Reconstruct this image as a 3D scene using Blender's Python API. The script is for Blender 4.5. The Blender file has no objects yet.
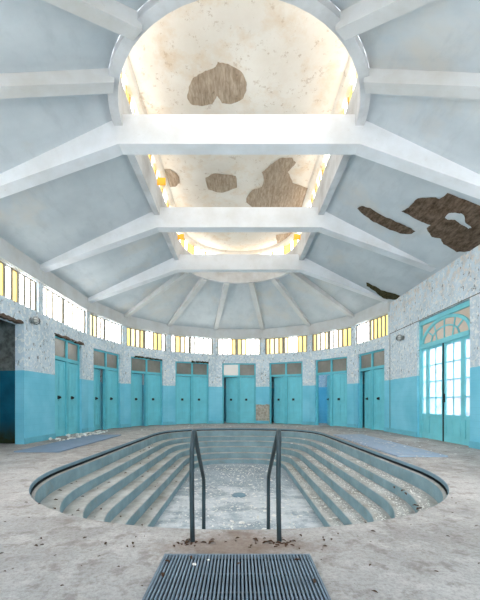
import bpy, bmesh, math, random
from mathutils import Vector, Matrix
random.seed(7)
sc = bpy.context.scene
COL = sc.collection
PI = math.pi
R = 5.2                    # half width of the hall
YN, YM, YF = 6.1, 8.93, 11.72   # the three roof beams
EYE = 1.0
F = 340.0; CX, CY = 239.0, 403.0

# ------------------------------------------------------------------ helpers
def link(name, bm, mats, parent=None, kind=None, label=None, cat=None, group=None, loc=None, rotz=0.0, smooth=False):
    me = bpy.data.meshes.new(name)
    bmesh.ops.recalc_face_normals(bm, faces=bm.faces[:])
    if smooth:
        for f in bm.faces: f.smooth = True
    bm.to_mesh(me); bm.free()
    for m in (mats if isinstance(mats, (list, tuple)) else [mats]):
        me.materials.append(m)
    o = bpy.data.objects.new(name, me); COL.objects.link(o)
    if parent is not None: o.parent = parent
    if loc is not None: o.location = loc
    o.rotation_euler = (0, 0, rotz)
    tag(o, kind, label, cat, group)
    return o

def tag(o, kind=None, label=None, cat=None, group=None):
    if kind: o['kind'] = kind
    if label: o['label'] = label
    if cat: o['category'] = cat
    if group: o['group'] = group
    return o

def empty(name, loc, rotz=0.0, kind=None, label=None, cat=None, group=None):
    o = bpy.data.objects.new(name, None); COL.objects.link(o)
    o.location = loc; o.rotation_euler = (0, 0, rotz); o.empty_display_size = 0.1
    return tag(o, kind, label, cat, group)

def hexa(bm, p, mi=0):
    """p: 8 points, bottom 4 then top 4, same winding"""
    v = [bm.verts.new(q) for q in p]
    for idx in ((0,1,2,3),(4,5,6,7),(0,1,5,4),(1,2,6,5),(2,3,7,6),(3,0,4,7)):
        f = bm.faces.new([v[i] for i in idx]); f.material_index = mi
    return v

def box(bm, x0, x1, y0, y1, z0, z1, mi=0):
    return hexa(bm, [(x0,y0,z0),(x1,y0,z0),(x1,y1,z0),(x0,y1,z0),(x0,y0,z1),(x1,y0,z1),(x1,y1,z1),(x0,y1,z1)], mi)

def loft(bm, loops, closed=True, mi=0):
    rows = [[bm.verts.new(p) for p in lp] for lp in loops]
    n = len(rows[0])
    for a, b in zip(rows[:-1], rows[1:]):
        for i in range(n if closed else n-1):
            j = (i+1) % n
            f = bm.faces.new((a[i], a[j], b[j], b[i])); f.material_index = mi
    return rows

def sweep(bm, path, r, n=10, mi=0):
    path = [Vector(p) for p in path]
    loops = []
    t0 = (path[1]-path[0]).normalized()
    up = Vector((1,0,0)) if abs(t0.x) < 0.9 else Vector((0,1,0))
    for i, p in enumerate(path):
        if i == 0: t = path[1]-path[0]
        elif i == len(path)-1: t = path[-1]-path[-2]
        else: t = (path[i+1]-p).normalized() + (p-path[i-1]).normalized()
        t.normalize()
        a = up - t*up.dot(t); a.normalize(); b = t.cross(a)
        rr = r[i] if isinstance(r, (list, tuple)) else r
        loops.append([p + rr*(math.cos(2*PI*k/n)*a + math.sin(2*PI*k/n)*b) for k in range(n)])
    rows = loft(bm, loops, True, mi)
    bm.faces.new(rows[0]).material_index = mi; bm.faces.new(rows[-1]).material_index = mi

def lathe(bm, prof, n=20, c=(0,0,0), axis='Z', mi=0):
    loops = []
    for r, h in prof:
        lp = []
        for k in range(n):
            x, y = r*math.cos(2*PI*k/n), r*math.sin(2*PI*k/n)
            p = (x, y, h) if axis == 'Z' else (x, h, y)
            lp.append((p[0]+c[0], p[1]+c[1], p[2]+c[2]))
        loops.append(lp)
    rows = loft(bm, loops, True, mi)
    bm.faces.new(rows[0]).material_index = mi; bm.faces.new(rows[-1]).material_index = mi

def chunk(bm, s, seed, sub=1):
    rnd = random.Random(seed)
    r = bmesh.ops.create_icosphere(bm, subdivisions=sub, radius=1)
    for v in r['verts']:
        k = rnd.uniform(.7, 1.2)
        v.co = Vector((v.co.x*s[0]*k, v.co.y*s[1]*k, v.co.z*s[2]*rnd.uniform(.75, 1.15)))
    lo = min(v.co.z for v in r['verts'])
    for v in r['verts']: v.co.z -= lo

def stadium(r, y0, y1, z, n=28, sq=2.0):
    pts = []
    f = lambda v: math.copysign(abs(v)**(2/sq), v)
    g = (lambda v: math.copysign(abs(v)**(2/2.7), v)) if sq > 2 else f
    for k in range(n+1):
        a = PI*k/n
        pts.append((r*g(math.cos(a)), y1 + r*g(math.sin(a)), z))
    for k in range(n+1):
        a = PI + PI*k/n
        pts.append((r*f(math.cos(a)), y0 + r*f(math.sin(a)), z))
    return pts

def fill(bm, loops, mi=0):
    es = []
    for lp in loops:
        vs = [bm.verts.new(p) for p in lp]
        es += [bm.edges.new((vs[i], vs[(i+1) % len(vs)])) for i in range(len(vs))]
    g = bmesh.ops.triangle_fill(bm, edges=es, use_beauty=True, use_dissolve=False)
    for f in g['geom']:
        if isinstance(f, bmesh.types.BMFace): f.material_index = mi

# ------------------------------------------------------------------ materials
def srgb(r, g, b):
    def c(v):
        v /= 255.0
        return v/12.92 if v <= .04045 else ((v+.055)/1.055)**2.4
    return (c(r), c(g), c(b), 1)

class N:
    """small node-tree builder"""
    def __init__(self, name, rough=.8, spec=.25):
        self.m = bpy.data.materials.new(name); self.m.use_nodes = True
        self.t = self.m.node_tree; self.b = self.t.nodes['Principled BSDF']
        self.b.inputs['Roughness'].default_value = rough
        self.b.inputs['Specular IOR Level'].default_value = spec
        self.co = self.t.nodes.new('ShaderNodeTexCoord').outputs['Object']
    def new(self, typ, **kw):
        n = self.t.nodes.new(typ)
        for k, v in kw.items(): setattr(n, k, v)
        return n
    def put(self, sock, v):
        if isinstance(v, bpy.types.NodeSocket): self.t.links.new(v, sock)
        else: sock.default_value = v
    def noise(self, scale, detail=5, rough=.6, vec=None, dist=0.0):
        n = self.new('ShaderNodeTexNoise')
        self.put(n.inputs['Vector'], vec or self.co)
        n.inputs['Scale'].default_value = scale; n.inputs['Detail'].default_value = detail
        n.inputs['Roughness'].default_value = rough; n.inputs['Distortion'].default_value = dist
        return n.outputs['Fac']
    def scaled(self, s):
        n = self.new('ShaderNodeVectorMath', operation='MULTIPLY')
        self.put(n.inputs[0], self.co); n.inputs[1].default_value = s
        return n.outputs[0]
    def step(self, v, lo, hi):
        n = self.new('ShaderNodeMapRange', clamp=True)
        self.put(n.inputs['Value'], v)
        n.inputs['From Min'].default_value = lo; n.inputs['From Max'].default_value = hi
        return n.outputs['Result']
    def math(self, op, a, b=0.0):
        n = self.new('ShaderNodeMath', operation=op)
        self.put(n.inputs[0], a); self.put(n.inputs[1], b)
        return n.outputs[0]
    def mix(self, f, a, b):
        n = self.new('ShaderNodeMix', data_type='RGBA')
        self.put(n.inputs['Factor'], f); self.put(n.inputs['A'], a); self.put(n.inputs['B'], b)
        return n.outputs['Result']
    def xyz(self):
        n = self.new('ShaderNodeSeparateXYZ'); self.put(n.inputs[0], self.co)
        return n.outputs
    def color(self, c): self.put(self.b.inputs['Base Color'], c)
    def bump(self, h, strength=.3, dist=.02):
        n = self.new('ShaderNodeBump'); n.inputs['Strength'].default_value = strength; n.inputs['Distance'].default_value = dist
        self.put(n.inputs['Height'], h); self.t.links.new(n.outputs[0], self.b.inputs['Normal'])

def mat_plain(name, c, rough=.6, var=.12, scale=6, metallic=0.0, spec=.3):
    k = N(name, rough, spec)
    d = tuple(x*(1-var*2.2) for x in c[:3])+(1,)
    k.color(k.mix(k.step(k.noise(scale), .3, .75), c, d))
    k.b.inputs['Metallic'].default_value = metallic
    return k.m

def mat_wall():
    k = N('peeling painted plaster', .75)
    x, y, z = k.xyz()
    up = k.mix(k.step(k.noise(1.3), .35, .7), srgb(214,227,237), srgb(192,207,218))
    up = k.mix(k.math('MULTIPLY', k.step(k.noise(10, 8, .74), .525, .55), .75), up, srgb(246,246,244))
    up = k.mix(k.math('MULTIPLY', k.step(k.noise(11, 7, .75, vec=k.scaled((1,1,.6))), .60, .615), .9), up, srgb(98,98,98))
    hi = k.math('MULTIPLY', k.step(z, 3.3, 4.4), k.step(k.noise(5, 7, .7), .48, .56))
    up = k.mix(k.math('MULTIPLY', hi, .55), up, srgb(206,186,170))
    low = k.mix(k.step(k.noise(1.1), .35, .7), srgb(138,214,236), srgb(112,198,222))
    low = k.mix(k.math('MULTIPLY', k.step(k.noise(24, 6, .7), .66, .69), .6), low, srgb(170,205,212))
    # glazed tile joints
    def joint(v, p):
        return k.step(k.math('ABSOLUTE', k.math('SUBTRACT', k.math('FRACT', k.math('DIVIDE', v, p)), .5)), .47, .495)
    low = k.mix(k.math('MULTIPLY', joint(z, .15), .22), low, srgb(80,150,170))
    # bare render showing low on one pier
    pm = k.math('MULTIPLY', k.step(k.math('ADD', k.math('ABSOLUTE', k.math('SUBTRACT', x, 1.15)), k.math('MULTIPLY', k.noise(6), .1)), .40, .38),
                k.math('MULTIPLY', k.step(k.math('ADD', z, k.math('MULTIPLY', k.noise(5), .12)), 1.0, .98), k.step(y, 14, 14.1)))
    low = k.mix(pm, low, k.mix(k.step(k.noise(9), .4, .6), srgb(196,186,172), srgb(160,150,138)))
    edge = k.math('ADD', z, k.math('MULTIPLY', k.math('SUBTRACT', k.noise(3), .5), .05))
    k.color(k.mix(k.step(edge, 1.79, 1.80), low, up))
    k.bump(k.math('MULTIPLY', k.noise(10, 8, .7), k.step(z, 1.7, 1.9)), .35, .03)
    return k.m

def mat_ceiling():
    k = N('limewashed ceiling', .9, .1)
    c = k.mix(k.step(k.noise(.9, 6), .35, .7), srgb(203,210,215), srgb(183,192,199))
    c = k.mix(k.math('MULTIPLY', k.step(k.noise(.55, 5, .6, dist=.4), .52, .70), .6), c, srgb(208,200,190))
    c = k.mix(k.math('MULTIPLY', k.step(k.noise(4, 7, .7, vec=k.scaled((1, .3, 1))), .52, .75), .4), c, srgb(164,172,178))
    k.color(c); k.bump(k.noise(8, 6), .12, .02)
    return k.m

def mat_white(name='white limewash', c=(224,228,234), c2=(208,210,212)):
    k = N(name, .85, .15)
    a = k.mix(k.step(k.noise(1.6, 6), .4, .75), srgb(*c), srgb(*c2))
    a = k.mix(k.math('MULTIPLY', k.step(k.noise(9, 7, .7), .62, .72), .25), a, srgb(180,170,160))
    k.color(a); k.bump(k.noise(9, 6), .1, .02)
    return k.m

def mat_lantern():
    k = N('cream lantern plaster', .9, .1)
    a = k.mix(k.step(k.noise(.8, 6), .4, .7), srgb(234,230,223), srgb(222,214,203))
    a = k.mix(k.math('MULTIPLY', k.step(k.noise(6, 9, .8), .58, .61), .5), a, srgb(170,148,124))
    a = k.mix(k.math('MULTIPLY', k.step(k.noise(1.4, 6, .7), .5, .68), .5), a, srgb(212,184,146))
    k.color(a); k.bump(k.noise(12, 7), .2, .02)
    return k.m

def mat_lath(name, a, b, stretch):
    k = N(name, .95, .05)
    c = k.mix(k.step(k.noise(7, 7, .7, vec=k.scaled(stretch)), .35, .65), srgb(*a), srgb(*b))
    c = k.mix(k.math('MULTIPLY', k.step(k.noise(11, 5), .6, .7), .5), c, tuple(x*.45 for x in srgb(*b)[:3])+(1,))
    k.color(c); k.bump(k.noise(14, 6, vec=k.scaled(stretch)), .5, .03)
    return k.m

def mat_floor():
    k = N('dusty concrete', .9, .12)
    c = k.mix(k.step(k.noise(.9, 8, .65), .35, .68), srgb(192,187,184), srgb(152,147,144))
    c = k.mix(k.math('MULTIPLY', k.step(k.noise(2.6, 8, .7), .5, .62), .55), c, srgb(208,202,198))
    c = k.mix(k.math('MULTIPLY', k.step(k.noise(6, 8, .7), .52, .62), .6), c, srgb(134,124,117))
    c = k.mix(k.math('MULTIPLY', k.step(k.noise(38, 6, .7), .62, .7), .6), c, srgb(105,92,84))
    c = k.mix(k.math('MULTIPLY', k.step(k.noise(30, 6, .7), .64, .7), .7), c, srgb(226,222,218))
    c = k.mix(k.math('MULTIPLY', k.step(k.noise(34, 8, .85), .47, .58), .38), c, srgb(112,102,97))
    x, y, z = k.xyz()
    dd = k.math('ADD', k.math('MULTIPLY', k.math('ABSOLUTE', x), .62), k.math('ABSOLUTE', k.math('SUBTRACT', y, 2.36)))
    st = k.step(k.math('ADD', dd, k.math('MULTIPLY', k.noise(9, 8, .75), .7)), .85, .5)
    c = k.mix(k.math('MULTIPLY', st, .7), c, srgb(128,104,88))
    k.color(c); k.bump(k.noise(16, 8, .7), .5, .02)
    return k.m

def mat_pool():
    k = N('pool paint under dust', .8, .2)
    nrm = k.new('ShaderNodeNewGeometry').outputs['Normal']
    sp = k.new('ShaderNodeSeparateXYZ'); k.put(sp.inputs[0], nrm)
    flat = k.step(sp.outputs[2], .5, .8)
    wall = k.mix(k.step(k.noise(2.2, 7, .65), .35, .7), srgb(142,167,176), srgb(116,142,150))
    wall = k.mix(k.math('MULTIPLY', k.step(k.noise(5, 7, .7), .55, .68), .45), wall, srgb(140,142,124))
    dust = k.mix(k.step(k.noise(2.0, 8, .7), .36, .66), srgb(188,189,188), srgb(146,144,138))
    dust = k.mix(k.math('MULTIPLY', k.step(k.noise(26, 6, .7), .6, .68), .7), dust, srgb(224,222,218))
    dust = k.mix(k.math('MULTIPLY', k.step(k.noise(19, 6, .7), .63, .70), .6), dust, srgb(100,92,80))
    k.color(k.mix(flat, wall, dust)); k.bump(k.noise(18, 7, .7), .3, .015)
    return k.m

def mat_poolfloor():
    k = N('pool floor under flakes', .85, .2)
    c = k.mix(k.step(k.noise(1.2, 8, .65), .35, .65), srgb(168,178,186), srgb(138,148,156))
    x, y, z = k.xyz()
    d = k.math('ADD', k.math('MULTIPLY', k.noise(2.2, 8, .7), 1.3), k.math('MULTIPLY', k.math('ABSOLUTE', k.math('SUBTRACT', y, 7.2)), -.10))
    c = k.mix(k.math('MULTIPLY', k.step(d, .48, .66), .65), c, srgb(222,224,226))
    c = k.mix(k.math('MULTIPLY', k.step(k.noise(17, 7, .75), .58, .64), .8), c, srgb(230,230,230))
    c = k.mix(k.math('MULTIPLY', k.step(k.noise(21, 6, .7), .64, .70), .7), c, srgb(96,94,90))
    k.color(c); k.bump(k.noise(18, 7, .7), .3, .015)
    return k.m

def mat_mat(name, a, b, amount):
    k = N(name, .75, .2)
    c = k.mix(k.step(k.noise(2.5, 6), .35, .7), srgb(*a), tuple(x*.85 for x in srgb(*a)[:3])+(1,))
    c = k.mix(k.math('MULTIPLY', k.step(k.noise(5, 8, .75), .62-amount, .68-amount), .85), c, srgb(*b))
    k.color(c); k.bump(k.noise(30), .2, .01)
    return k.m

def mat_pane(name, base, emit, strength):
    """glass lit by daylight from outside: dusty pane, uneven dirt"""
    k = N(name, .35, .4)
    d = k.step(k.noise(2.2, 5), .3, .75)
    k.color(base)
    k.put(k.b.inputs['Emission Color'], k.mix(d, emit, tuple(x*.72 for x in emit[:3])+(1,)))
    k.b.inputs['Emission Strength'].default_value = strength
    return k.m

def mat_glass():
    k = N('dusty door glass', .5, .4)
    tr = k.new('ShaderNodeBsdfTransparent'); ms = k.new('ShaderNodeMixShader')
    dif = k.new('ShaderNodeBsdfTranslucent'); dif.inputs[0].default_value = srgb(235,236,245)
    ms2 = k.new('ShaderNodeMixShader'); ms2.inputs[0].default_value = .12
    k.put(ms.inputs[0], k.step(k.noise(3), .2, 1.0)); k.put(ms.inputs[1], tr.outputs[0]); k.put(ms.inputs[2], dif.outputs[0])
    k.put(ms2.inputs[1], ms.outputs[0]); k.put(ms2.inputs[2], k.b.outputs[0])
    k.t.links.new(ms2.outputs[0], k.t.nodes['Material Output'].inputs[0])
    return k.m

M_WALL = mat_wall(); M_CEIL = mat_ceiling(); M_WHITE = mat_white(); M_LANT = mat_lantern()
M_RIB = mat_white('greyed limewash', (208,210,212), (193,191,187))
M_RING = mat_white('stained grey limewash', (206,209,213), (172,172,173))
M_LATHL = mat_lath('bare lath warm', (194,178,160), (146,128,110), (3, .5, 1))
M_LATHD = mat_lath('bare lath damp', (124,106,92), (70,58,47), (2.2, .7, 1))
M_LATHG = mat_lath('bare lath mossy', (84,80,58), (50,48,34), (3, .6, 1))
M_FLOOR = mat_floor(); M_POOL = mat_pool(); M_PFLOOR = mat_poolfloor()
M_COPE = mat_plain('pool coping paint', srgb(120,146,160), .7, .12, 3)
M_TEAL = mat_plain('teal door paint', srgb(126,218,234), .55, .09, 2.5)
M_TEALD = mat_plain('teal frame paint', srgb(110,205,222), .55, .10, 3)
M_GDOOR = mat_plain('turquoise glazed door paint', srgb(130,216,228), .5, .08, 2.5)
M_DARK = mat_plain('window steel', srgb(92,86,80), .6, .15, 5)
M_BLACK = mat_plain('black iron', srgb(30,32,34), .5, .1, 20)
M_RAIL = mat_plain('dull painted steel', srgb(52,68,74), .5, .18, 9, spec=.4)
M_GRATE = mat_plain('grey blue plastic slats', srgb(122,138,152), .6, .16, 14)
M_PLAST = mat_plain('broken plaster', srgb(242,240,236), .9, .12, 20)
M_PLASTB = mat_plain('broken brown render', srgb(116,96,84), .95, .25, 16)
M_LEAF = mat_plain('dead leaf', srgb(92,66,50), .9, .25, 30)
M_MATL = mat_mat('blue grey rubber mat', (132,150,172), (176,180,186), 0.0)
M_MATR = mat_mat('dusty blue grey rubber mat', (156,172,192), (206,201,194), .06)
M_LAMPM = mat_plain('lamp housing', srgb(160,164,166), .5, .12, 20, metallic=.3)
M_LAMPG = mat_plain('lamp glass', srgb(225,225,222), .25, .1, 20)
M_TRANS = mat_plain('dirty transom glass', srgb(140,138,130), .3, .22, 2, spec=.5)
M_FAN = mat_pane('beige fanlight glass', srgb(190,172,156), (.9,.8,.7,1), .05)
M_TRANSL = mat_pane('daylit transom glass', srgb(180,180,176), (.95,.9,.85,1), .12)
M_PW = mat_pane('daylit white pane', srgb(225,228,230), (1,.985,.95,1), 5.0)
M_PY = mat_pane('daylit yellow pane', srgb(225,180,70), (1,.74,.26,1), .72)
M_PP = mat_pane('daylit pale yellow pane', srgb(230,205,130), (1,.85,.46,1), .82)
M_PO = mat_pane('orange pane', srgb(235,160,40), (1,.5,.06,1), .16)
M_LW = mat_pane('lantern white pane', srgb(225,228,230), (1,.96,.91,1), 3.2)
M_LY = mat_pane('lantern yellow pane', srgb(225,180,70), (1,.62,.15,1), .8)
M_GLASS = mat_glass()
M_GROUND = mat_plain('pale gravel yard', srgb(190,188,184), .95, .1, 2)

# ------------------------------------------------------------------ plan
def arc(y, a):  return (R*math.cos(a), y + R*math.sin(a))
far = [(R*math.cos(PI-k*PI/7), YF + (R-.22)*math.sin(PI-k*PI/7)) for k in range(8)]          # left -> right along the far end
near = [arc(YN, -k*PI/7) for k in range(8)]             # right -> left along the near end
T = .22
TA = math.tan(math.radians(12.86))

class Seg:
    """a flat stretch of wall seen from inside, left end A to right end B"""
    def __init__(s, A, B):
        s.A, s.B = Vector(A), Vector(B); s.L = (s.B-s.A).length
        s.u = (s.B-s.A)/s.L; s.n = Vector((-s.u.y, s.u.x)); s.rot = math.atan2(s.u.y, s.u.x)
    def pt(s, u, d, z):
        p = s.A + s.u*u + s.n*d
        return (p.x, p.y, z)
    def box(s, bm, u0, u1, z0, z1, d0=0.0, d1=T, mi=0):
        e0 = d1*TA if u0 <= 1e-6 else 0; e1 = d1*TA if u1 >= s.L-1e-6 else 0
        i0 = d0*TA if u0 <= 1e-6 else 0; i1 = d0*TA if u1 >= s.L-1e-6 else 0
        hexa(bm, [s.pt(u0-i0,d0,z0), s.pt(u1+i1,d0,z0), s.pt(u1+e1,d1,z0), s.pt(u0-e0,d1,z0),
                  s.pt(u0-i0,d0,z1), s.pt(u1+i1,d0,z1), s.pt(u1+e1,d1,z1), s.pt(u0-e0,d1,z1)], mi)

SILL, HEAD, TOP = 3.36, 4.13, 4.62
POST = .11
def wall_bay(bm, s, opening=None, window=True):
    """opening: (u0, u1, height)"""
    if opening:
        u0, u1, h = opening
        if u0 > 0: s.box(bm, 0, u0, 0, h)
        if u1 < s.L: s.box(bm, u1, s.L, 0, h)
        s.box(bm, 0, s.L, h, SILL)
    else:
        s.box(bm, 0, s.L, 0, SILL)
    if window:
        s.box(bm, 0, POST, SILL, HEAD); s.box(bm, s.L-POST, s.L, SILL, HEAD)
        s.box(bm, 0, s.L, HEAD, TOP)
    else:
        s.box(bm, 0, s.L, SILL, TOP)

SL1 = Seg((-R, YN), (-R, YM)); SL2 = Seg((-R, YM), (-R, YF))
SF = [Seg(far[k], far[k+1]) for k in range(7)]
SR = Seg((R, YF), (R, YN))
SN = [Seg(near[k], near[k+1]) for k in range(7)]
DW, DH = 1.64, 2.94
def mid(s, w): return (s.L/2-w/2, s.L/2+w/2)

bm = bmesh.new()
OPEN0, OPEN1 = 0.55, 2.13       # doorway in the left wall with no door
wall_bay(bm, SL1, (OPEN0, OPEN1, 2.90))
wall_bay(bm, SL2, (SL2.L/2-DW/2+.1, SL2.L/2+DW/2+.1, DH))
wall_left = link('wall_left', bm, M_WALL, kind='structure', label='left wall with blue lower half, peeling upper half and clerestory windows', cat='wall')
bm = bmesh.new()
for s in SF: wall_bay(bm, s, (*mid(s, DW), DH))
wall_far = link('wall_far', bm, M_WALL, kind='structure', label='curved far wall behind the pool with seven pairs of doors', cat='wall')
bm = bmesh.new()
GD0, GD1, GDH = YF-9.92, YF-7.66, 3.36
wall_bay(bm, SR, (GD0, GD1, GDH-.001), window=False)
wall_right = link('wall_right', bm, M_WALL, kind='structure', label='right wall with the arched glazed doors and no clerestory', cat='wall')
bm = bmesh.new()
for k, s in enumerate(SN):
    if k in (2, 3, 4):          # left open to the added entrance hall
        s.box(bm, 0, s.L, SILL-.12, SILL); s.box(bm, 0, POST, SILL, HEAD); s.box(bm, s.L-POST, s.L, SILL, HEAD); s.box(bm, 0, s.L, HEAD, TOP)
    else:
        wall_bay(bm, s, (.1, s.L-.1, 3.3) if k in (1, 5) else None)  # wide unseen openings added to bring more daylight into the hall
        if k in (1, 5): s.box(bm, .1, s.L-.1, 0, 1.2)
# unseen entrance hall, added to admit daylight: side walls, flat ceiling, back wall with two wide windows and a doorway
VX = near[5][0]-.1; VX = -abs(VX); VB = -3.3; VY = near[5][1]+.1
for sx in (-1, 1): box(bm, sx*(-VX), sx*(-VX+.2), VB, VY, 0, SILL)
vp = [(VX-.2, VB), (-VX+.2, VB), (-VX+.2, VY)]+[near[k] for k in (2, 3, 4, 5)]+[(VX-.2, VY)]
for z in (SILL-.08, SILL+.05): fill(bm, [[(x, y, z) for x, y in vp]])
loft(bm, [[(x, y, SILL-.08) for x, y in vp], [(x, y, SILL+.05) for x, y in vp]])
for x0, x1, z0, z1 in ((VX, -VX, 3.1, SILL), (VX, VX+.2, 0, 3.1), (-VX-.2, -VX, 0, 3.1), (-1.1, -.9, 0, 3.1), (.9, 1.1, 0, 3.1), (VX+.2, -1.1, 0, 1.0), (1.1, -VX-.2, 0, 1.0)):
    box(bm, x0, x1, VB-.2, VB, z0, z1)
wall_near = link('wall_near', bm, M_WALL, kind='structure', label='curved near wall with unseen openings and an entrance hall added for daylight', cat='wall')

# white tie band under the ceiling, over the windows
bm = bmesh.new()
for s in [SL1, SL2]+SF+SN:
    s.box(bm, 0, s.L, HEAD+.02, TOP, -.05, .02)
link('trim_1', bm, M_RIB, kind='structure', label='white band between the clerestory windows and the ceiling', cat='trim')
# low skirting along the blue walls
bm = bmesh.new()
def skirt(s, gaps):
    u = 0.0
    for g0, g1 in gaps+[(s.L, s.L)]:
        if g0-u > .02: s.box(bm, u, g0, 0, .14, -.025, .0)
        u = g1
skirt(SL1, [(OPEN0, OPEN1)]); skirt(SL2, [(SL2.L/2-DW/2+.1, SL2.L/2+DW/2+.1)])
for s in SF: skirt(s, [mid(s, DW)])
skirt(SR, [(GD0, GD1)])
link('baseboard_left', bm, mat_plain('blue skirting paint', srgb(118,198,220), .6, .1, 4), kind='structure', label='low blue skirting along the walls', cat='baseboard')
# thin ledge line on the right wall at door head height, and the joint at its far end
bm = bmesh.new()
SR.box(bm, .02, SR.L, 3.37, 3.385, -.012, .0)
SR.box(bm, .005, .02, 0, 3.385, -.008, .0)
link('trim_2', bm, M_DARK, kind='structure', label='thin dark ledge line above the arched doors on the right wall', cat='trim')

# ------------------------------------------------------------------ floor, annex, yard
PY0, PY1 = 5.50, 10.72
bm = bmesh.new()
fill(bm, [[(-9,-3.5,0),(R+T+.5,-3.5,0),(R+T+.5,YF,0),(9,YF,0),(9,20.5,0),(-9,20.5,0)], stadium(2.815, PY0, PY1, 0, 40, 2.2)])
link('floor', bm, M_FLOOR, kind='structure', label='dusty grey concrete floor around the pool', cat='floor')
bm = bmesh.new(); box(bm, R+T, 30, -20, YF-.2, -.25, -.02); box(bm, -30, R+T, -20, -3.4, -.25, -.02); box(bm, 8.2, 30, YF-.2, 24, -.25, -.02)
link('ground', bm, M_GROUND, kind='structure', label='pale yard outside the glazed doors', cat='ground')

bm = bmesh.new(); box(bm, 9.5, 9.8, -6, 24, -.05, 5.2)  # added wall, hides the bright sky behind the door glass
link('wall_screen', bm, mat_plain('lilac grey screen wall', srgb(140,140,152), .9, .12, .8), kind='structure', label='plain wall added outside the glazed doors to dim their panes', cat='wall')
# cubicle strip behind the doors: back wall, partitions, flat roof
D2 = 1.7
bm = bmesh.new()
ann = [SL1, SL2]+SF
for i, s in enumerate(ann):
    e = D2*TA
    u0, u1 = -(e if i > 1 else 0), s.L+(e if i > 0 else 0)
    lit = i == 7
    def bx(a, b, z0, z1, d0=D2, d1=D2+.15):
        hexa(bm, [s.pt(a,d0,z0), s.pt(b,d0,z0), s.pt(b,d1,z0), s.pt(a,d1,z0), s.pt(a,d0,z1), s.pt(b,d0,z1), s.pt(b,d1,z1), s.pt(a,d1,z1)])
    if lit:     # a plain opening high in the back wall lets daylight in
        bx(u0-.1, u1+.1, 0, 1.3); bx(u0-.1, u1+.1, 3.0, 3.2)
        bx(u0-.1, .1, 1.3, 3.0); bx(s.L-.1, u1+.1, 1.3, 3.0)
    else: bx(u0-.1, u1+.1, 0, 3.2)
    bx(u0-.1, u1+.1, 3.16, 3.26, T*.5, D2+.2)
    if i > 0: bx(s.L-.05, s.L+.05, 0, 3.16, T+.01, D2)
    if i > 0: bx(s.L/2-.04, s.L/2+.04, 0, 3.16, T+.05, D2)
box(bm, -R-D2, -R-T-.001, YN-.1, YN, 0, 3.16)
s = SF[6]
box(bm, R+T+.001, R+D2+.2, YF-.12, YF-.02, 0, 3.2)
link('wall_back', bm, M_WALL, kind='structure', label='back walls of the cubicles behind the doors', cat='wall')

def mat_recess_shade():  # recess shade is put into both paint colours; green algae at the foot
    k = N('recess paint with painted shade', .8)
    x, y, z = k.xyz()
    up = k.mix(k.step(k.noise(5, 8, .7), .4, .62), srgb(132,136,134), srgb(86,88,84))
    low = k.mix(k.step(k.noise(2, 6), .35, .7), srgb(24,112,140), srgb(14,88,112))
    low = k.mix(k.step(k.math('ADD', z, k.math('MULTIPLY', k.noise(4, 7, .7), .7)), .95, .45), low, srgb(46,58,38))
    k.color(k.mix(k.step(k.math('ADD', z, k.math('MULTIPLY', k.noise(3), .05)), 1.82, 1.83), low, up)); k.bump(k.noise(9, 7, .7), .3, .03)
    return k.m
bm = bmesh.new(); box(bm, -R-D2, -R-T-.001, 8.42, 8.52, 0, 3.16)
link('wall_recess', bm, mat_recess_shade(), kind='structure', label='partition with its shade painted in, inside the open recess in the left wall', cat='wall')

# ------------------------------------------------------------------ ceiling
RO, ZO, ZW, ZWR = 2.2, 5.98, 4.56, 4.385
bm = bmesh.new()
def panel(a0, a1, b0, b1, n=6):
    """wall line a0-a1 to ring points list"""
    pass
for sx in (-1, 1):
    for ya, yb in ((YN, YM), (YM, YF)):
        zw = ZW-.045 if sx < 0 else ZWR
        loft(bm, [[(sx*(R+.1), ya, zw), (sx*(R+.1), yb, zw)], [(sx*RO, ya, ZO), (sx*RO, yb, ZO)]], closed=False)
for pts, yc, sg in ((far, YF, 1), (near, YN, -1)):
    for k in range(7):
        (x0, y0), (x1, y1) = pts[k], pts[k+1]
        a0 = math.atan2(y0-yc, x0); a1 = math.atan2(y1-yc, x1)
        if sg < 0 and k == 6: a1 = -PI
        n = 8; rows = [[], []]
        for i in range(n+1):
            t = i/n; q = a0+(a1-a0)*t
            rows[0].append(((x0+(x1-x0)*t)*1.02, yc+(y0+(y1-y0)*t-yc)*1.02, ZW-.045))
            rows[1].append((RO*math.cos(q), yc+RO*math.sin(q), ZO))
        loft(bm, rows, closed=False)
ceil = link('ceiling', bm, M_CEIL, kind='structure', label='sloping blue grey ceiling between the white ribs', cat='ceiling')

# lantern curb (the round ended ring) and its flat ceiling
bm = bmesh.new()
prof = [(2.05,5.87),(2.2,5.87),(2.2,6.60),(2.05,6.60)]
rows = loft(bm, [stadium(r, YN, YF, z) for r, z in prof+[prof[0]]])
bmesh.ops.remove_doubles(bm, verts=bm.verts[:], dist=1e-5)
link('lantern_curb', bm, M_RING, kind='structure', label='white round ended ring beam around the roof lantern', cat='ring beam')
bm = bmesh.new()
rows = loft(bm, [stadium(2.26, YN, YF, 7.10), stadium(2.26, YN, YF, 7.25)])
fill(bm, [stadium(2.26, YN, YF, 7.10)]); fill(bm, [stadium(2.26, YN, YF, 7.25)])
loft(bm, [stadium(r, YN, YF, z) for r, z in ((2.13,6.93),(2.06,6.95),(1.98,7.02),(1.94,7.11))])
bmesh.ops.remove_doubles(bm, verts=bm.verts[:], dist=1e-5)
lceil = link('lantern_ceiling', bm, M_LANT, kind='structure', label='cream lantern ceiling with bare brown patches', cat='ceiling')

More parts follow.
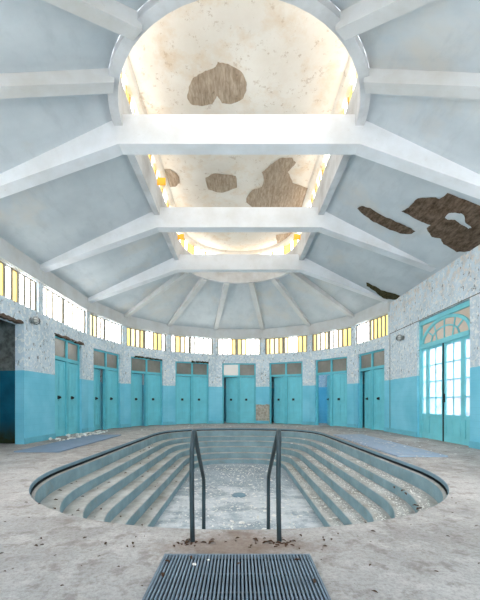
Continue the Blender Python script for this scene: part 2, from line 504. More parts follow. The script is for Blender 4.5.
# roof beams
bl = ['nearest white roof beam crossing under the lantern', 'middle white roof beam crossing under the lantern', 'farthest white roof beam crossing under the lantern']
for y, l in zip((YN, YM, YF), bl):
    bm = bmesh.new()
    prof = [(-R-.1,4.415),(-2.12,5.55),(2.12,5.55),(R+.1,4.415),(R+.1,4.7),(2.2,6.07),(-2.2,6.07),(-R-.1,4.7)]
    h = .13
    hexpts = [(x, y-h, z) for x, z in prof], [(x, y+h, z) for x, z in prof]
    a = [bm.verts.new(p) for p in hexpts[0]]; b = [bm.verts.new(p) for p in hexpts[1]]
    for i in range(8): bm.faces.new((a[i], a[(i+1)%8], b[(i+1)%8], b[i]))
    for v in (a, b):
        bm.faces.new((v[0], v[1], v[6], v[7])); bm.faces.new((v[1], v[2], v[5], v[6])); bm.faces.new((v[2], v[3], v[4], v[5]))
    link('ceiling_beam', bm, M_WHITE, kind='structure', label=l, cat='roof beam')
# radiating ribs at both round ends
ordn = ['first','second','third','fourth','fifth','sixth']
for pts, yc, where in ((far, YF, 'over the far end'), (near, YN, 'over the near end')):
    for k in range(1, 7):
        x, y = pts[k]; d = Vector((x, y-yc)).normalized(); p = Vector((-d.y, d.x)); w = .10
        bm = bmesh.new()
        def q(r, sgn, z):
            return (d.x*r+p.x*w*sgn, yc+d.y*r+p.y*w*sgn, z)
        hexa(bm, [q(R+.05,-1,4.40), q(R+.05,1,4.40), q(2.12,1,5.80), q(2.12,-1,5.80),
                  q(R+.05,-1,4.62), q(R+.05,1,4.62), q(2.12,1,6.05), q(2.12,-1,6.05)])
        side = ordn[k-1]+(' from the left' if pts is far else ' from the right')
        link('ceiling_rib', bm, M_RIB, kind='structure', label='white radiating ceiling rib %s, %s' % (where, side), cat='ceiling rib')

# bare patches where plaster has come off, outlines in plan on their real surface
def ray(px, py): return Vector(((px-CX)/F, 1.0, (CY-py)/F))
def on_lantern(px, py, off):
    d = ray(px, py); k = (7.10-off-EYE)/d.z
    return Vector((0,0,EYE)) + d*k
SLOPE = (ZO-ZWR)/(R+.1-RO)
def on_slope(px, py, off):
    d = ray(px, py); k = (ZO-off-EYE+SLOPE*RO)/(d.z+SLOPE*d.x)
    return Vector((0,0,EYE)) + d*k
def patch(name, loops, fn, mat, parent, label=None, off=.012):
    bm = bmesh.new()
    rnd = random.Random(len(loops[0])*13)
    outl = []
    for lp in loops:
        o = []
        for i in range(len(lp)):
            a, b = lp[i], lp[(i+1)%len(lp)]
            for j in range(4):
                t = j/4
                o.append((a[0]+(b[0]-a[0])*t+rnd.uniform(-.5,.5), a[1]+(b[1]-a[1])*t+rnd.uniform(-.4,.4)))
        outl.append(o)
    for h in (off, -.004):
        fill(bm, [[fn(x, y, h) for x, y in lp] for lp in outl])
    for lp in outl:
        loft(bm, [[fn(x, y, off) for x, y in lp], [fn(x, y, -.004) for x, y in lp]])
    bmesh.ops.remove_doubles(bm, verts=bm.verts[:], dist=1e-5)
    return link(name, bm, mat, parent=parent, label=label)
z6 = lambda l: [(400+x/6, 180+y/6) for x, y in l]
z3 = lambda l: [(320+x/3, 180+y/3) for x, y in l]
patch('bare_patch', [z6([(8,190),(50,165),(105,110),(215,105),(235,115),(285,80),(380,115),(480,155),(540,190),(560,260),(540,350),(480,395),(430,430),(340,430),(260,385),(240,350),(190,340),(165,305),(160,285),(185,270),(110,245),(45,205)]),
                     z6([(270,225),(290,200),(330,195),(380,205),(395,255),(430,285),(410,292),(360,262),(330,240),(285,238)])], on_slope, M_LATHD, ceil, 'large damp brown patch with a white island')
patch('bare_patch', [z3([(112,85),(125,78),(150,85),(200,112),(240,130),(270,143),(287,155),(270,163),(240,160),(200,145),(160,125),(130,105)])], on_slope, M_LATHD, ceil, 'long narrow brown patch')
patch('bare_patch', [z3([(140,308),(150,310),(185,330),(220,340),(242,348),(225,360),(190,355),(165,335),(140,318)])], on_slope, M_LATHG, ceil, 'small dark mossy patch')
patch('bare_patch', [[(189,87),(193,78),(205,71),(214,68),(218,62),(228,64),(240,70),(246,80),(247,90),(243,99),(232,104),(222,103),(217,96),(212,104),(203,106),(192,105),(187,98)]], on_lantern, M_LATHL, lceil, 'brown heart shaped patch')
patch('bare_patch', [[(205,178),(215,173),(236,176),(237,188),(222,193),(208,190)]], on_lantern, M_LATHL, lceil, 'small brown patch')
patch('bare_patch', [[(247,197),(252,190),(262,187),(264,180),(262,172),(270,165),(280,158),(292,158),(296,163),(288,172),(293,183),(308,188),(312,193),(303,210),(255,210),(246,202)]], on_lantern, M_LATHL, lceil, 'large ragged brown patch')
patch('bare_patch', [[(157,170),(170,169),(178,175),(180,183),(175,187),(160,186)]], on_lantern, M_LATHL, lceil, 'brown patch at the lantern edge')
patch('bare_patch', [[(276,235),(295,232),(301,238),(292,244),(277,243)]], on_lantern, M_LATHL, lceil, 'faint brown patch in the far bay')

# ------------------------------------------------------------------ clerestory windows
wn = 0
def window(s, pattern, u0, u1, z0, z1, d, mats, label, mull=.05, dmat=M_DARK):
    """frame mesh with bars, a child glazing mesh whose panes differ in colour"""
    global wn; wn += 1
    c = s.pt((u0+u1)/2, 0, 0)
    root = empty('window_%d' % wn, (c[0], c[1], z0), s.rot, 'structure', label, 'window')
    w = u1-u0; h = z1-z0; n = len(pattern)
    fb = bmesh.new()
    box(fb, -w/2, w/2, d-.03, d+.03, 0, .03); box(fb, -w/2, w/2, d-.03, d+.03, h-.03, h)
    for i in range(n+1):
        x = -w/2 + w*i/n; m = mull*(2.0 if i in (0, n) or (n > 5 and i == n//2) else 1)/2
        box(fb, max(x-m, -w/2), min(x+m, w/2), d-.03, d+.02, .03, h-.03)
    link('window_frame', fb, dmat, parent=root)
    gb = bmesh.new()
    for i, ch in enumerate(pattern):
        x0 = -w/2 + w*i/n; box(gb, x0, x0+w/n, d-.004, d+.004, .01, h-.01, 'WYP'.index(ch))
    link('glazing', gb, mats, parent=root)
    return root
WM = [M_PW, M_PY, M_PP]; M_BAR = mat_plain('pale weathered glazing bar', srgb(168,160,146), .6, .15, 5)
M_LBAR = mat_plain('ochre lantern bar', srgb(206,182,130), .6, .15, 5)
pats = ['WWYYPYWYWWW','WWWWWWWWW','PPWWWWWWW','YPPYWWYYW','WYPWWWWWW','WWWYYPWWW','YPPYPWWYY','YPWPWWPYY','WWWWPYYYY']
names = ['left clerestory strip nearest the camera, yellow and white panes','left clerestory strip of white panes past the first pilaster','left clerestory strip with pale yellow end panes',
  'far clerestory strip, first from the left, yellow panes at both ends','far clerestory strip, second from the left, yellow then white panes','far clerestory strip in the middle, three yellow panes at its centre',
  'far clerestory strip right of the middle, mostly yellow left half','far clerestory strip, second from the right, yellow outer panes','far clerestory strip, rightmost, white then deep yellow panes']
for s, p, l in zip([SL1, SL2]+SF, pats, names):
    window(s, p, POST, s.L-POST, SILL, HEAD, .09, WM, l, .075, M_BAR)
for k, s in enumerate(SN):
    window(s, 'WWPWWWYWW', POST, s.L-POST, SILL, HEAD, .09, WM, 'clerestory strip in the near wall, %s from the right' % (ordn+['seventh'])[k])
# lantern windows
LM = [M_LW, M_LY, M_LY]
RL = 2.14
def lseg(pts):
    return [Seg(pts[i], pts[i+1]) for i in range(len(pts)-1)]
lf = lseg([(RL*math.cos(PI-k*PI/7), YF+RL*math.sin(PI-k*PI/7)) for k in range(8)])
ln = lseg([(RL*math.cos(-k*PI/7), YN+RL*math.sin(-k*PI/7)) for k in range(8)])
ls = [Seg((-RL, YN), (-RL, YM)), Seg((-RL, YM), (-RL, YF)), Seg((RL, YF), (RL, YM)), Seg((RL, YM), (RL, YN))]
lw = []
for s, l in zip(ls, ['left lantern window of the nearer bay','left lantern window of the farther bay','right lantern window of the farther bay','right lantern window of the nearer bay']):
    lw.append(window(s, 'WYWWYWWYWYW', 0, s.L, 6.58, 7.11, .0, LM, l, .04, M_LBAR))
for k, s in enumerate(lf): window(s, ['WYW','YWW','WWY'][k % 3], 0, s.L, 6.58, 7.11, 0, LM, 'lantern window round the far end, %s from the left' % (ordn+['seventh'])[k], .04, M_LBAR)
for k, s in enumerate(ln): window(s, ['WYW','WWW','WYW'][k % 3], 0, s.L, 6.58, 7.11, 0, LM, 'lantern window round the near end, %s from the right' % (ordn+['seventh'])[k], .04, M_LBAR)
# orange panes hanging inward in the lantern
for (y, sx, par, side) in ((8.52, -1, 0, ''), (11.36, -1, 1, ''), (11.36, 1, 2, '')):
    b = bmesh.new(); box(b, min(sx*2.05, sx*1.84), max(sx*2.05, sx*1.84), y-.012, y+.012, 6.46, 6.64)
    o = link('hanging_pane', b, M_PO, parent=None)
    o.parent = lw[par]; o.matrix_parent_inverse = (Matrix.Translation(lw[par].location) @ Matrix.Rotation(lw[par].rotation_euler[2], 4, 'Z')).inverted()
    o['label'] = 'orange pane hanging inward'

# ------------------------------------------------------------------ cubicle doors
dn = 0
def leaf_mesh(w, h):
    b = bmesh.new(); t = .04; st = .085
    box(b, 0, st, 0, t, 0, h); box(b, w-st, w, 0, t, 0, h)
    for z0, z1 in ((0,.2),(.92,1.04),(h-.1,h)): box(b, st, w-st, 0, t, z0, z1)
    for z0, z1 in ((.2,.92),(1.04,h-.1)):
        box(b, st, w-st, .014, t-.014, z0, z1)
        box(b, w/2-.02, w/2+.02, .0, t, z0, z1)
        m = .03
        box(b, st+m, w/2-.02-m, .005, t-.005, z0+m, z1-m); box(b, w/2+.02+m, w-st-m, .005, t-.005, z0+m, z1-m)
    return b
def knob_mesh():
    b = bmesh.new()
    box(b, -.055, .055, -.012, 0, -.05, .05)
    lathe(b, [(.012,-.012),(.014,-.035),(.03,-.045),(.034,-.06),(.026,-.072),(.001,-.076)], 12, axis='Y')
    return b
def double_door(s, uc, angL, angR, label, tl=M_TRANS, tr=M_TRANS, extra=True):
    global dn; dn += 1
    c = s.pt(uc, .07, 0)
    root = empty('door_%d' % dn, c, s.rot, 'structure', label, 'door')
    W = DW; fw = .07; TB = 2.26
    b = bmesh.new()
    box(b, -W/2, -W/2+fw, 0, .10, 0, DH); box(b, W/2-fw, W/2, 0, .10, 0, DH)
    box(b, -W/2+fw, W/2-fw, 0, .10, DH-.06, DH)
    box(b, -W/2+fw, W/2-fw, -.015, .10, TB, TB+.10)
    box(b, -.065, .065, -.012, .10, 0, TB); box(b, -.04, .04, 0, .10, TB+.10, DH-.06)
    link('door_frame', b, M_TEALD, parent=root)
    iw = W/2-fw-.065
    for sx, m in ((-1, tl), (1, tr)):
        x0 = -W/2+fw if sx < 0 else .04; x1 = -.04 if sx < 0 else W/2-fw
        g = bmesh.new(); box(g, x0, x1, .04, .05, TB+.10, DH-.06); link('transom_pane', g, m, parent=root)
    lw_ = iw-.01
    # the left leaf hangs on the middle post, or (negative angle) on the left jamb
    l = link('door_leaf', leaf_mesh(lw_, TB-.03), M_TEAL, parent=root)
    if angL >= 0:
        l.data.transform(Matrix.Translation((0, -.04, 0)))
        l.location = (-.07, .03, .015); l.rotation_euler = (0, 0, PI-math.radians(angL))
        k = link('door_knob', knob_mesh(), M_BLACK, parent=l); k.location = (lw_*.55, 0, 1.15); k.rotation_euler = (0, 0, PI)
    else:
        l.location = (-W/2+fw+.005, .035, .015); l.rotation_euler = (0, 0, -math.radians(angL))
        k = link('door_knob', knob_mesh(), M_BLACK, parent=l); k.location = (lw_*.42, 0, 1.15)
    r_ = link('door_leaf', leaf_mesh(lw_, TB-.03), M_TEAL, parent=root)
    r_.location = (.07, .035, .015); r_.rotation_euler = (0, 0, math.radians(angR))
    k = link('door_knob', knob_mesh(), M_BLACK, parent=r_); k.location = (lw_*.42, 0, 1.15)
    return root
double_door(SL2, SL2.L/2+.1, 0, 0, 'teal cubicle doors in the left wall, broken plaster above them')
dl = ['teal cubicle doors, first pair of the curved far wall from the left','teal cubicle doors, second pair from the left of the far wall, left leaf in shade','teal cubicle doors, third pair from the left of the far wall',
      'teal cubicle doors in the middle of the far wall with one bright transom pane','teal cubicle doors just right of the pier with bare render','teal cubicle doors with the left leaf standing open on a blue room','teal cubicle doors at the right end of the far wall beside the plain wall']
for s, a, l, t in zip(SF, (-13, -14, -5, 30, 22, 42, 12), dl, (0,0,0,1,0,0,0)):
    double_door(s, s.L/2, a, 0, l, tl=M_TRANSL if t else M_TRANS)

# ------------------------------------------------------------------ glazed doors on the right
dn += 1
uc = (GD0+GD1)/2; GW = GD1-GD0
gd = empty('door_%d' % dn, SR.pt(uc, .07, 0), SR.rot, 'structure', 'tall turquoise glazed double doors with an arched fanlight in the right wall', 'door')
b = bmesh.new()
fw = .09; TZ = 2.55
box(b, -GW/2, -GW/2+fw, -.01, .12, 0, GDH-.01); box(b, GW/2-fw, GW/2, -.01, .12, 0, GDH-.01)
box(b, -GW/2+fw, GW/2-fw, -.01, .12, GDH-.13, GDH-.01)
box(b, -GW/2+fw, GW/2-fw, -.03, .12, TZ, TZ+.12)
link('door_frame', b, M_GDOOR, parent=gd)
# fanlight: arch, inner arch and spokes
b = bmesh.new(); iw = GW/2-fw; az = TZ+.12; ah = GDH-.15-az
def arcpts(rx, rz, n=24): return [(rx*math.cos(PI*k/n), .05, az+rz*math.sin(PI*k/n)) for k in range(n+1)]
def flatbar(pts, w=.022, t=.02):
    pts = [Vector(p) for p in pts]; A = []; B_ = []
    for i, p in enumerate(pts):
        d = (pts[min(i+1, len(pts)-1)]-pts[max(i-1, 0)]).normalized(); n = Vector((-d.z, 0, d.x))
        A.append((p+n*w, p-n*w))
    loops = [[(a.x, .05-t, a.z), (c.x, .05-t, c.z), (c.x, .05+t, c.z), (a.x, .05+t, a.z)] for a, c in A]
    rows = loft(b, loops); b.faces.new(rows[0]); b.faces.new(rows[-1])
flatbar(arcpts(iw-.03, ah), .04, .04)
flatbar(arcpts(iw*.58, ah*.60), .018)
for kx in (-.32, 0, .32):
    x0 = kx*iw; top = ah*math.sqrt(max(0, 1-(kx*1.35)**2)) if kx else ah
    flatbar([(x0, .05, az), (x0*1.35, .05, az+top*.97)], .018)
for sx in (-1, 1):
    flatbar([(sx*iw*.58, .05, az), (sx*iw*.5, .05, az+ah*.32), (sx*iw*.75, .05, az+ah*.62)], .018)
link('fanlight', b, M_GDOOR, parent=gd)
b = bmesh.new(); box(b, -iw, iw, .046, .054, az, GDH-.13); link('fanlight_glass', b, M_FAN, parent=gd)
# sidelights and leaves
def glazed_leaf(name, x0, x1, cols, parent, ls, rs, zb=.70, handle=None):
    b = bmesh.new(); y0, y1 = .02, .07
    box(b, x0, x0+ls, y0, y1, .01, TZ); box(b, x1-rs, x1, y0, y1, .01, TZ)
    box(b, x0+ls, x1-rs, y0, y1, TZ-.06, TZ); box(b, x0+ls, x1-rs, y0, y1, zb-.09, zb); box(b, x0+ls, x1-rs, y0, y1, .01, .16)
    box(b, x0+ls, x1-rs, y0+.02, y1-.015, .16, zb-.09)
    gx0, gx1 = x0+ls, x1-rs
    for c in range(cols):       # vertical boards in the lower part
        a0 = gx0+(gx1-gx0)*c/cols; a1 = gx0+(gx1-gx0)*(c+1)/cols
        box(b, a0+.03, a1-.03, y0+.01, y1-.01, .20, zb-.13)
    for c in range(1, cols):
        x = gx0+(gx1-gx0)*c/cols; box(b, x-.012, x+.012, y0+.01, y1-.01, zb, TZ-.06)
    for r in range(1, 4):
        z = zb+(TZ-.06-zb)*r/4; box(b, gx0, gx1, y0+.01, y1-.01, z-.012, z+.012)
    o = link(name, b, M_GDOOR, parent=parent)
    g = bmesh.new(); box(g, gx0, gx1, .042, .048, zb, TZ-.06); link('glazing', g, M_GLASS, parent=o)
    if handle is not None:
        h = bmesh.new(); box(h, handle-.02, handle+.02, y0-.008, y0, 1.02, 1.24)
        sweep(h, [(handle, y0-.005, 1.17), (handle, y0-.05, 1.17), (handle+.09, y0-.055, 1.165)], .009, 8)
        link('door_handle', h, M_BLACK, parent=o)
    return o
e = GW/2-fw
glazed_leaf('sidelight', -e, -e+.24, 1, gd, .03, .03)
glazed_leaf('sidelight', e-.24, e, 1, gd, .03, .03)
glazed_leaf('door_leaf', -e+.245, -.006, 2, gd, .12, .08)
glazed_leaf('door_leaf', .006, e-.245, 2, gd, .08, .12, handle=.05)
b = bmesh.new(); box(b, -.012, .012, -.004, .02, .01, TZ); link('meeting_strip', b, M_BLACK, parent=gd)

# ------------------------------------------------------------------ broken plaster edges over openings
def ragged(s, u0, u1, z, h, mat, parent, seed, d=-.03):
    rnd = random.Random(seed); b = bmesh.new(); n = 18
    up = [rnd.uniform(.3, 1)*h for _ in range(n+1)]; dn_ = [rnd.uniform(0, .5)*h for _ in range(n+1)]
    for i in range(n):
        a = u0+(u1-u0)*i/n; c = u0+(u1-u0)*(i+1)/n
        hexa(b, [s.pt(a,d*rnd.uniform(.5,1.2),z-dn_[i]), s.pt(c,d,z-dn_[i+1]), s.pt(c,.10,z-dn_[i+1]), s.pt(a,.10,z-dn_[i]),
                 s.pt(a,d*.3,z+up[i]), s.pt(c,d*.3,z+up[i+1]), s.pt(c,.02,z+up[i+1]), s.pt(a,.02,z+up[i])])
    return link('broken_plaster', b, mat, parent=parent)
ragged(SL1, OPEN0, OPEN1-.05, 2.915, .07, M_PLASTB, wall_left, 3)
ragged(SL2, SL2.L/2-DW/2+.08, SL2.L/2+DW/2+.22, DH+.01, .07, M_PLASTB, wall_left, 4)
ragged(SF[1], .5, 1.9, DH, .06, M_LATHG, wall_far, 5, -.012)
ragged(SF[2], 1.1, 1.95, DH, .08, M_LATHG, wall_far, 6, -.012)

# ------------------------------------------------------------------ wall lamps
def wall_lamp(s, u, z, label):
    root = empty('wall_lamp', s.pt(u, 0, z), s.rot, None, label, 'lamp')
    b = bmesh.new(); lathe(b, [(.07,0),(.075,-.02),(.06,-.035),(.03,-.04),(.028,-.075),(.001,-.076)], 16, axis='Y'); link('back_plate', b, M_LAMPM, parent=root, smooth=False)
    b = bmesh.new(); lathe(b, [(.085,-.07),(.10,-.085),(.105,-.12),(.092,-.13)], 18, axis='Y'); link('lamp_housing', b, M_LAMPM, parent=root)
    b = bmesh.new(); lathe(b, [(.09,-.128),(.085,-.16),(.06,-.19),(.03,-.203),(.001,-.206)], 18, axis='Y'); link('lamp_glass', b, M_LAMPG, parent=root, smooth=True)
    b = bmesh.new()
    for k in range(4):
        a = PI*k/4; c, d = math.cos(a), math.sin(a)
        pts = [(.10*math.cos(t)*c, -.125-.095*math.sin(t), .10*math.cos(t)*d) for t in [PI*i/8 for i in range(9)]]
        sweep(b, pts, .005, 6)
    link('lamp_cage', b, M_BLACK, parent=root)
wall_lamp(SL1, 8.50-YN, 3.06, 'round caged bulkhead lamp on the left wall beside the open recess')
wall_lamp(SR, YF-10.75, 3.06, 'round caged bulkhead lamp on the right wall beside the arched glazed doors')

# ------------------------------------------------------------------ pool
pool = empty('swimming_pool', (0, 0, 0), 0, None, 'empty stepped blue grey swimming pool with rounded ends sunk in the floor', 'pool')
def pring(name, prof, mat, close=False, label=None, n=40):
    b = bmesh.new(); loft(b, [stadium(r, PY0, PY1, z, n, 2.2) for r, z in prof+([prof[0]] if close else [])])
    bmesh.ops.remove_doubles(b, verts=b.verts[:], dist=1e-5)
    return link(name, b, mat, parent=pool, label=label)
pring('coping', [(2.816,.0005),(2.807,-.006),(2.803,-.05),(2.85,-.052)], M_COPE)
pring('gutter', [(2.85,-.052),(2.91,-.055),(2.91,-.10),(2.795,-.10)], mat_plain('gutter with painted shade', srgb(44,54,58), .8, .15, 5), label='gutter under the rim, its shade painted in')  # near-black colour paints the shade inside the groove
pring('pool_wall', [(2.798,-.10),(2.795,-.086),(2.775,-.086),(2.757,-.10),(2.755,-.30)], M_POOL)
rr = [2.755, 2.50, 2.24, 1.99, 1.74, 1.50]; zz = [-.30, -.46, -.64, -.83, -1.02, -1.17]
for k in range(5):
    pring('step', [(rr[k], zz[k]), (rr[k+1]+.012, zz[k]), (rr[k+1], zz[k]-.012), (rr[k+1], zz[k+1])], M_POOL)
b = bmesh.new(); fill(b, [stadium(1.50, PY0, PY1, -1.17, 40, 2.2)]); link('pool_floor', b, M_PFLOOR, parent=pool)
b = bmesh.new(); lathe(b, [(.16,-1.17),(.16,-1.145),(.13,-1.125),(.05,-1.115),(.001,-1.113)], 20, c=(0,7.95,0)); link('drain_cover', b, M_COPE, parent=pool)

# handrails
def handrail(x, label, dy=0.0):
    b = bmesh.new(); y0, y1 = 2.46, 3.24+dy
    pts = [(x,y0,0),(x-.004,y0,.2),(x-.006,y0,.45),(x-.004,y0,.66),(x,y0+.008,.735),(x+.002,y0+.035,.785),(x+.003,y0+.075,.79),(x+.003,y0+.12,.755)]
    for t in (.25,.5,.75): pts.append((x, y0+.12+(y1-.02-y0-.12)*t, .755+(.29-.755)*t))
    pts += [(x,y1-.02,.285),(x,y1-.004,.24),(x,y1,.18),(x,y1,-.2),(x,y1,-.639)]
    sweep(b, pts, .0175, 12)
    o = link('handrail', b, M_RAIL, label=label, cat='handrail', group='pool entry handrails', smooth=True)
    return o
handrail(-.336, 'left of the two bent grey steel handrails at the near pool edge')
handrail(.291, 'right of the two bent grey steel handrails at the near pool edge', .12)

# ------------------------------------------------------------------ grate and mats
gr = empty('floor_grate', (-.012, 1.77, 0), 0, None, 'slatted grey blue duckboard mat on the floor in front of the handrails', 'grate')
GWX, GY = .467, .42
b = bmesh.new()
box(b, -GWX, -GWX+.012, -GY, GY, .0, .03); link('edge_strip', b, M_GRATE, parent=gr)
b = bmesh.new(); box(b, GWX-.012, GWX, -GY, GY, 0, .03); link('edge_strip', b, M_GRATE, parent=gr)
for y in (-GY, GY-.012):
    b = bmesh.new(); box(b, -GWX+.012, GWX-.012, y, y+.012, .001, .029); link('edge_strip', b, M_GRATE, parent=gr)
b = bmesh.new()
for k in range(5):
    y = -GY+.03+(2*GY-.06)*k/4; box(b, -GWX+.012, GWX-.012, y-.008, y+.008, .001, .014)
link('cross_bars', b, M_RAIL, parent=gr)
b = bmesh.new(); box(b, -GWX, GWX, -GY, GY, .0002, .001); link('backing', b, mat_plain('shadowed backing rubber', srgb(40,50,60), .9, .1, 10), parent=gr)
nb = 44
b0 = None
for k in range(nb):
    x = -GWX+.012+(2*GWX-.024)*(k+.5)/nb
    if b0 is None:
        b = bmesh.new(); box(b, -.0052, .0052, -GY+.012, GY-.012, .014, .03); b0 = link('slat', b, M_GRATE, parent=gr); b0.location = (x, 0, 0)
    else:
        o = b0.copy(); COL.objects.link(o); o.parent = gr; o.location = (x, 0, 0)

def floor_mat(cx, cy, w, l, rot, mat, label):
    b = bmesh.new(); n = 14
    rnd = random.Random(int(cy*10))
    lo = []
    top = [[(-w/2+w*i/4, -l/2+l*j/n, .028+rnd.uniform(-.004,.006)) for i in range(5)] for j in range(n+1)]
    loft(b, top, closed=False)
    bot = [[(p[0], p[1], .004) for p in r] for r in top]
    loft(b, bot, closed=False)
    per = lambda g: g[0]+[r[-1] for r in g[1:]]+g[-1][-2::-1]+[r[0] for r in g[-2:0:-1]]
    loft(b, [per(top), per(bot)])
    bmesh.ops.remove_doubles(b, verts=b.verts[:], dist=1e-5)
    return link('floor_mat', b, mat, label=label, cat='mat', loc=(cx, cy, 0), rotz=rot)
floor_mat(-4.08, 8.65, .92, 3.6, 0.0, M_MATL, 'blue grey rubber mat on the floor left of the pool')
floor_mat(3.38, 8.4, .92, 4.3, 0.0, M_MATR, 'dusty rubber mat on the floor right of the pool, half hidden by flakes')

# ------------------------------------------------------------------ debris
def proto(name, kindf, mat, label, cat, group):
    b = bmesh.new(); kindf(b)
    return link(name, b, mat, label=label, cat=cat, group=group)
DONE = []
def scatter(name, kinds, mat, label, cat, group, places):
    """individual copies; kinds are mesh-making functions"""
    meshes = []
    first = []
    for i, kf in enumerate(kinds):
        b = bmesh.new(); kf(b); me = bpy.data.meshes.new(name); bmesh.ops.recalc_face_normals(b, faces=b.faces[:]); b.to_mesh(me); b.free(); me.materials.append(mat); meshes.append(me)
    kept = []
    for (x, y, z, s) in places:
        if all(abs(z-q[2]) > .1 or math.hypot(x-q[0], y-q[1]) > (.65 if 'leaf' in name else 1.15)*(s+q[3]) for q in kept+DONE): kept.append((x, y, z, s))
    DONE.extend(kept)
    for i, (x, y, z, s) in enumerate(kept):
        o = bpy.data.objects.new(name, meshes[i % len(meshes)]); COL.objects.link(o)
        o.location = (x, y, z); o.rotation_euler = (random.uniform(-.2,.2), random.uniform(-.2,.2), random.uniform(0, 6.28)); o.scale = (s, s, s)
        tag(o, None, label, cat, group)
def flake(seed, t=.12):
    r_ = random.Random(seed); a = (r_.uniform(.6,1.1), r_.uniform(.5,.9), t)
    return lambda b: chunk(b, a, seed)
def leaf(seed):
    def f(b):
        r_ = random.Random(seed); n = 6
        rows = []
        for j in range(n+1):
            t = j/n; w = .42*math.sin(PI*min(.98, t*.92+.05))**.8; c = .25*math.sin(PI*t)*r_.uniform(.7,1.3)
            rows.append([(-w, t*2-1, c+.35*w*r_.uniform(.6,1.2)+.02), (0, t*2-1, c*.4+.02), (w, t*2-1, c+.35*w*r_.uniform(.6,1.2)+.02)])
        loft(b, rows, closed=False)
        loft(b, [[(p[0], p[1], p[2]+.05) for p in r] for r in rows], closed=False)
        lo = min(v.co.z for v in b.verts)
        for v in b.verts: v.co.z -= lo
    return f
fl = [flake(k, .14) for k in range(6)]; ch = [flake(k+20, .5) for k in range(6)]; lv = [leaf(k) for k in range(6)]

def in_stadium(x, y, r):
    cy = min(max(y, PY0), PY1)
    return math.hypot(x, y-cy) < r
U = random.uniform
P = [(-4.98+U(0,.12), 11.0+.3*k+U(-.05,.05), 0, U(.12,.17)) for k in range(3)]+[(-4.75,10.3,0,.14),(-4.7,9.5,0,.12)]
scatter('plaster_slab', [flake(k+40, .16) for k in range(3)], M_PLAST, 'large flat slab of fallen plaster near the heap by the left doors', 'rubble', 'plaster slabs by the left doors', P)
# rubble heap by the left doors
P = []
for _ in range(420):
    t = U(0, 1); x = -4.60 - abs(random.gauss(0, .20)) + .1; y = 9.1 + t*2.5 + random.gauss(0, .12)
    if x < -5.05: continue
    P.append((x, y, .0, U(.03, .10)))
scatter('plaster_chunk', ch, M_PLAST, 'broken plaster chunk in the heap by the left doors', 'rubble', 'plaster rubble by the left doors', P)
P = [(-4.75+random.gauss(0,.1), 9.4+U(0,2), 0, U(.03,.06)) for _ in range(60)]
scatter('render_chunk', ch, M_PLASTB, 'brown broken render piece in the heap by the left doors', 'rubble', 'brown rubble by the left doors', P)
# flakes on the floor along the right side
P = []
while len(P) < 62:
    x, y = U(2.85, 5.0), U(5.2, 12.5)
    if not in_stadium(x, y, 2.85): P.append((x, y, .036 if 2.92 < x < 3.84 and 6.25 < y < 10.55 else .0, U(.012, .035)))
scatter('plaster_flake', fl, M_PLAST, 'small white plaster flake on the floor right of the pool', 'rubble', 'plaster flakes right of the pool', P)
P = []
while len(P) < 30:
    a = U(.15, PI-.15); rad = U(3.0, 4.75); x, y = rad*math.cos(a), YF-.3+rad*math.sin(a)
    if not in_stadium(x, y, 2.85): P.append((x, y, 0, U(.02, .06)))
scatter('plaster_flake', fl, M_PLAST, 'white plaster flake on the floor before the far doors', 'rubble', 'plaster flakes before the far doors', P)
# flakes in the pool
P = []
while len(P) < 125:
    x, y = random.gauss(0, .9), U(4.6, 11.8)
    if in_stadium(x, y, 1.42): P.append((x, y, -1.17, U(.025, .075)))
scatter('plaster_flake', fl, M_PLAST, 'white plaster flake on the pool floor', 'rubble', 'plaster flakes on the pool floor', P)
P = []
while len(P) < 78:
    k = random.randrange(5); x = rr[k]-U(.05, .17); y = U(3.9, 12.0)
    if y > PY1:
        a = U(0, 1.1); q = x; x, y = q*math.cos(a), PY1+q*math.sin(a)
    elif y < PY0:
        a = U(0, .6); q = x; x, y = q*math.cos(a), PY0-q*math.sin(a)
    P.append((x, y, zz[k], U(.02, .055)))
scatter('plaster_flake', fl, M_PLAST, 'white plaster flake on the right pool steps', 'rubble', 'plaster flakes on the right pool steps', P)
P = []
while len(P) < 45:
    k = random.randrange(5); x = -(rr[k]-U(.05, .17)); y = U(3.6, 11.0)
    if y < PY0:
        a = U(0, .7); q = x; x, y = q*math.cos(a), PY0+q*math.sin(a)
    P.append((x, y, zz[k], U(.015, .035)))
scatter('dead_leaf', lv, M_LEAF, 'brown dead leaf on the left pool steps', 'leaf', 'dead leaves on the left pool steps', P)
P = [(x+U(-.03,.03), y+U(-.03,.03), zz[0], U(.03,.05)) for x, y in ((2.4,4.9),(2.45,5.05),(2.38,5.2),(2.2,4.2),(2.25,4.3))]
scatter('dead_leaf', lv, M_LEAF, 'brown dead leaf on the top right pool step', 'leaf', 'dead leaves on the top right pool step', P)
# leaves on the near deck
P = []
for cx, n in ((-.336, 40), (.291, 42)):
    for _ in range(n):
        x = cx+random.gauss(0, .06); y = 2.43+random.gauss(0, .028)
        if math.hypot(x-cx, y-2.46) > .035: P.append((x, y, 0, U(.014, .03)))
scatter('dead_leaf', lv, M_LEAF, 'brown dead leaf heaped at a handrail foot', 'leaf', 'dead leaves at the handrail feet', P)
P = []
while len(P) < 75:
    x, y = random.gauss(0, 1.0), U(1.75, 3.6)
    if in_stadium(x, y, 2.85) or (abs(x) < .5 and y < 2.22): continue
    P.append((x, y, 0, U(.006, .02)))
scatter('dead_leaf', lv, M_LEAF, 'brown dead leaf loose on the near concrete floor', 'leaf', 'dead leaves on the near floor', P)
P = [(-.44,2.08,.03,.022),(-.30,2.13,.03,.02),(-.43,1.92,.03,.024),(.36,2.1,.03,.02),(.0,2.05,.03,.016),(.41,1.85,.03,.02)]
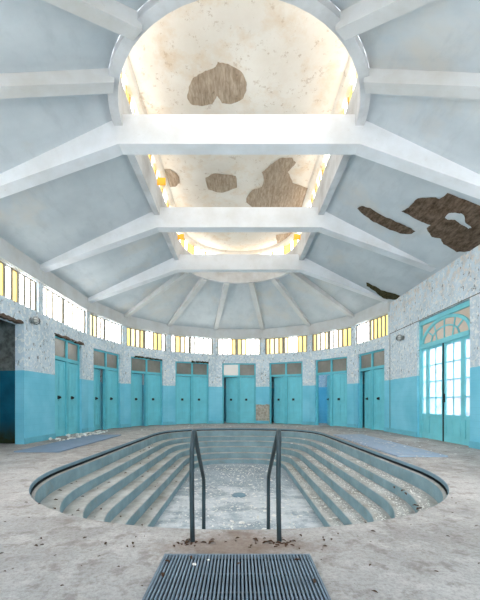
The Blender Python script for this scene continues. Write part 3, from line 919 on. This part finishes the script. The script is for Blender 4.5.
scatter('dead_leaf', lv, M_LEAF, 'brown dead leaf lying on the slatted mat', 'leaf', 'dead leaves on the slatted mat', P)
P = [(-.27,2.04,.03,.02),(-.19,2.1,.03,.014),(-.02,2.08,.03,.016)]
scatter('plaster_flake', fl, M_PLAST, 'white plaster flake lying on the slatted mat', 'rubble', 'plaster flakes on the slatted mat', P)
# fine grit nobody could count
b = bmesh.new(); rg = random.Random(3)
def grit(x, y, z, s):
    a = rg.uniform(0, 6.28)
    v = [b.verts.new((x+s*math.cos(a+k*2.1), y+s*math.sin(a+k*2.1), z)) for k in range(3)]+[b.verts.new((x, y, z+s*.7))]
    for i in ((0,1,3),(1,2,3),(2,0,3)): b.faces.new([v[j] for j in i])
c = 0
while c < 900:
    x, y = rg.gauss(0, .9), rg.uniform(4.2, 12)
    if in_stadium(x, y, 1.46): grit(x, y, -1.17, rg.uniform(.008, .032)); c += 1
c = 0
while c < 2200:
    k = rg.randrange(5); x = rr[k]-rg.uniform(.03, .19); y = rg.uniform(3.9, 10.6)
    if y < PY0:
        a = rg.uniform(0, .6); x, y = x*math.cos(a), PY0-x*math.sin(a)
    grit(x, y, zz[k], rg.uniform(.006, .017)); c += 1
link('plaster_grit', b, M_PLAST, kind='stuff', label='fine white plaster grit over the pool floor and steps', cat='grit')

# ------------------------------------------------------------------ light and camera
w = bpy.data.worlds.new('overcast sky'); sc.world = w; w.use_nodes = True
bg = w.node_tree.nodes['Background']; bg.inputs[0].default_value = (.96, .98, 1, 1); bg.inputs[1].default_value = 2.6
cam = bpy.data.cameras.new('camera'); co = bpy.data.objects.new('camera', cam); COL.objects.link(co)
co.location = (0, 0, EYE); co.rotation_euler = (PI/2, 0, 0)
cam.sensor_width = 36; cam.lens = F*36/600; cam.sensor_fit = 'AUTO'
cam.shift_y = (CY-300)/600; cam.shift_x = (240-CX)/600
cam.clip_start = .05; cam.clip_end = 200
sc.camera = co
vs = sc.view_settings
vs.view_transform = 'Standard'; vs.look = 'None'; vs.gamma = 1; vs.use_curve_mapping = False; vs.exposure = 1.65
sc.cycles.use_denoising = True
sc.cycles.max_bounces = 10; sc.cycles.diffuse_bounces = 6
sc.cycles.sample_clamp_indirect = 6
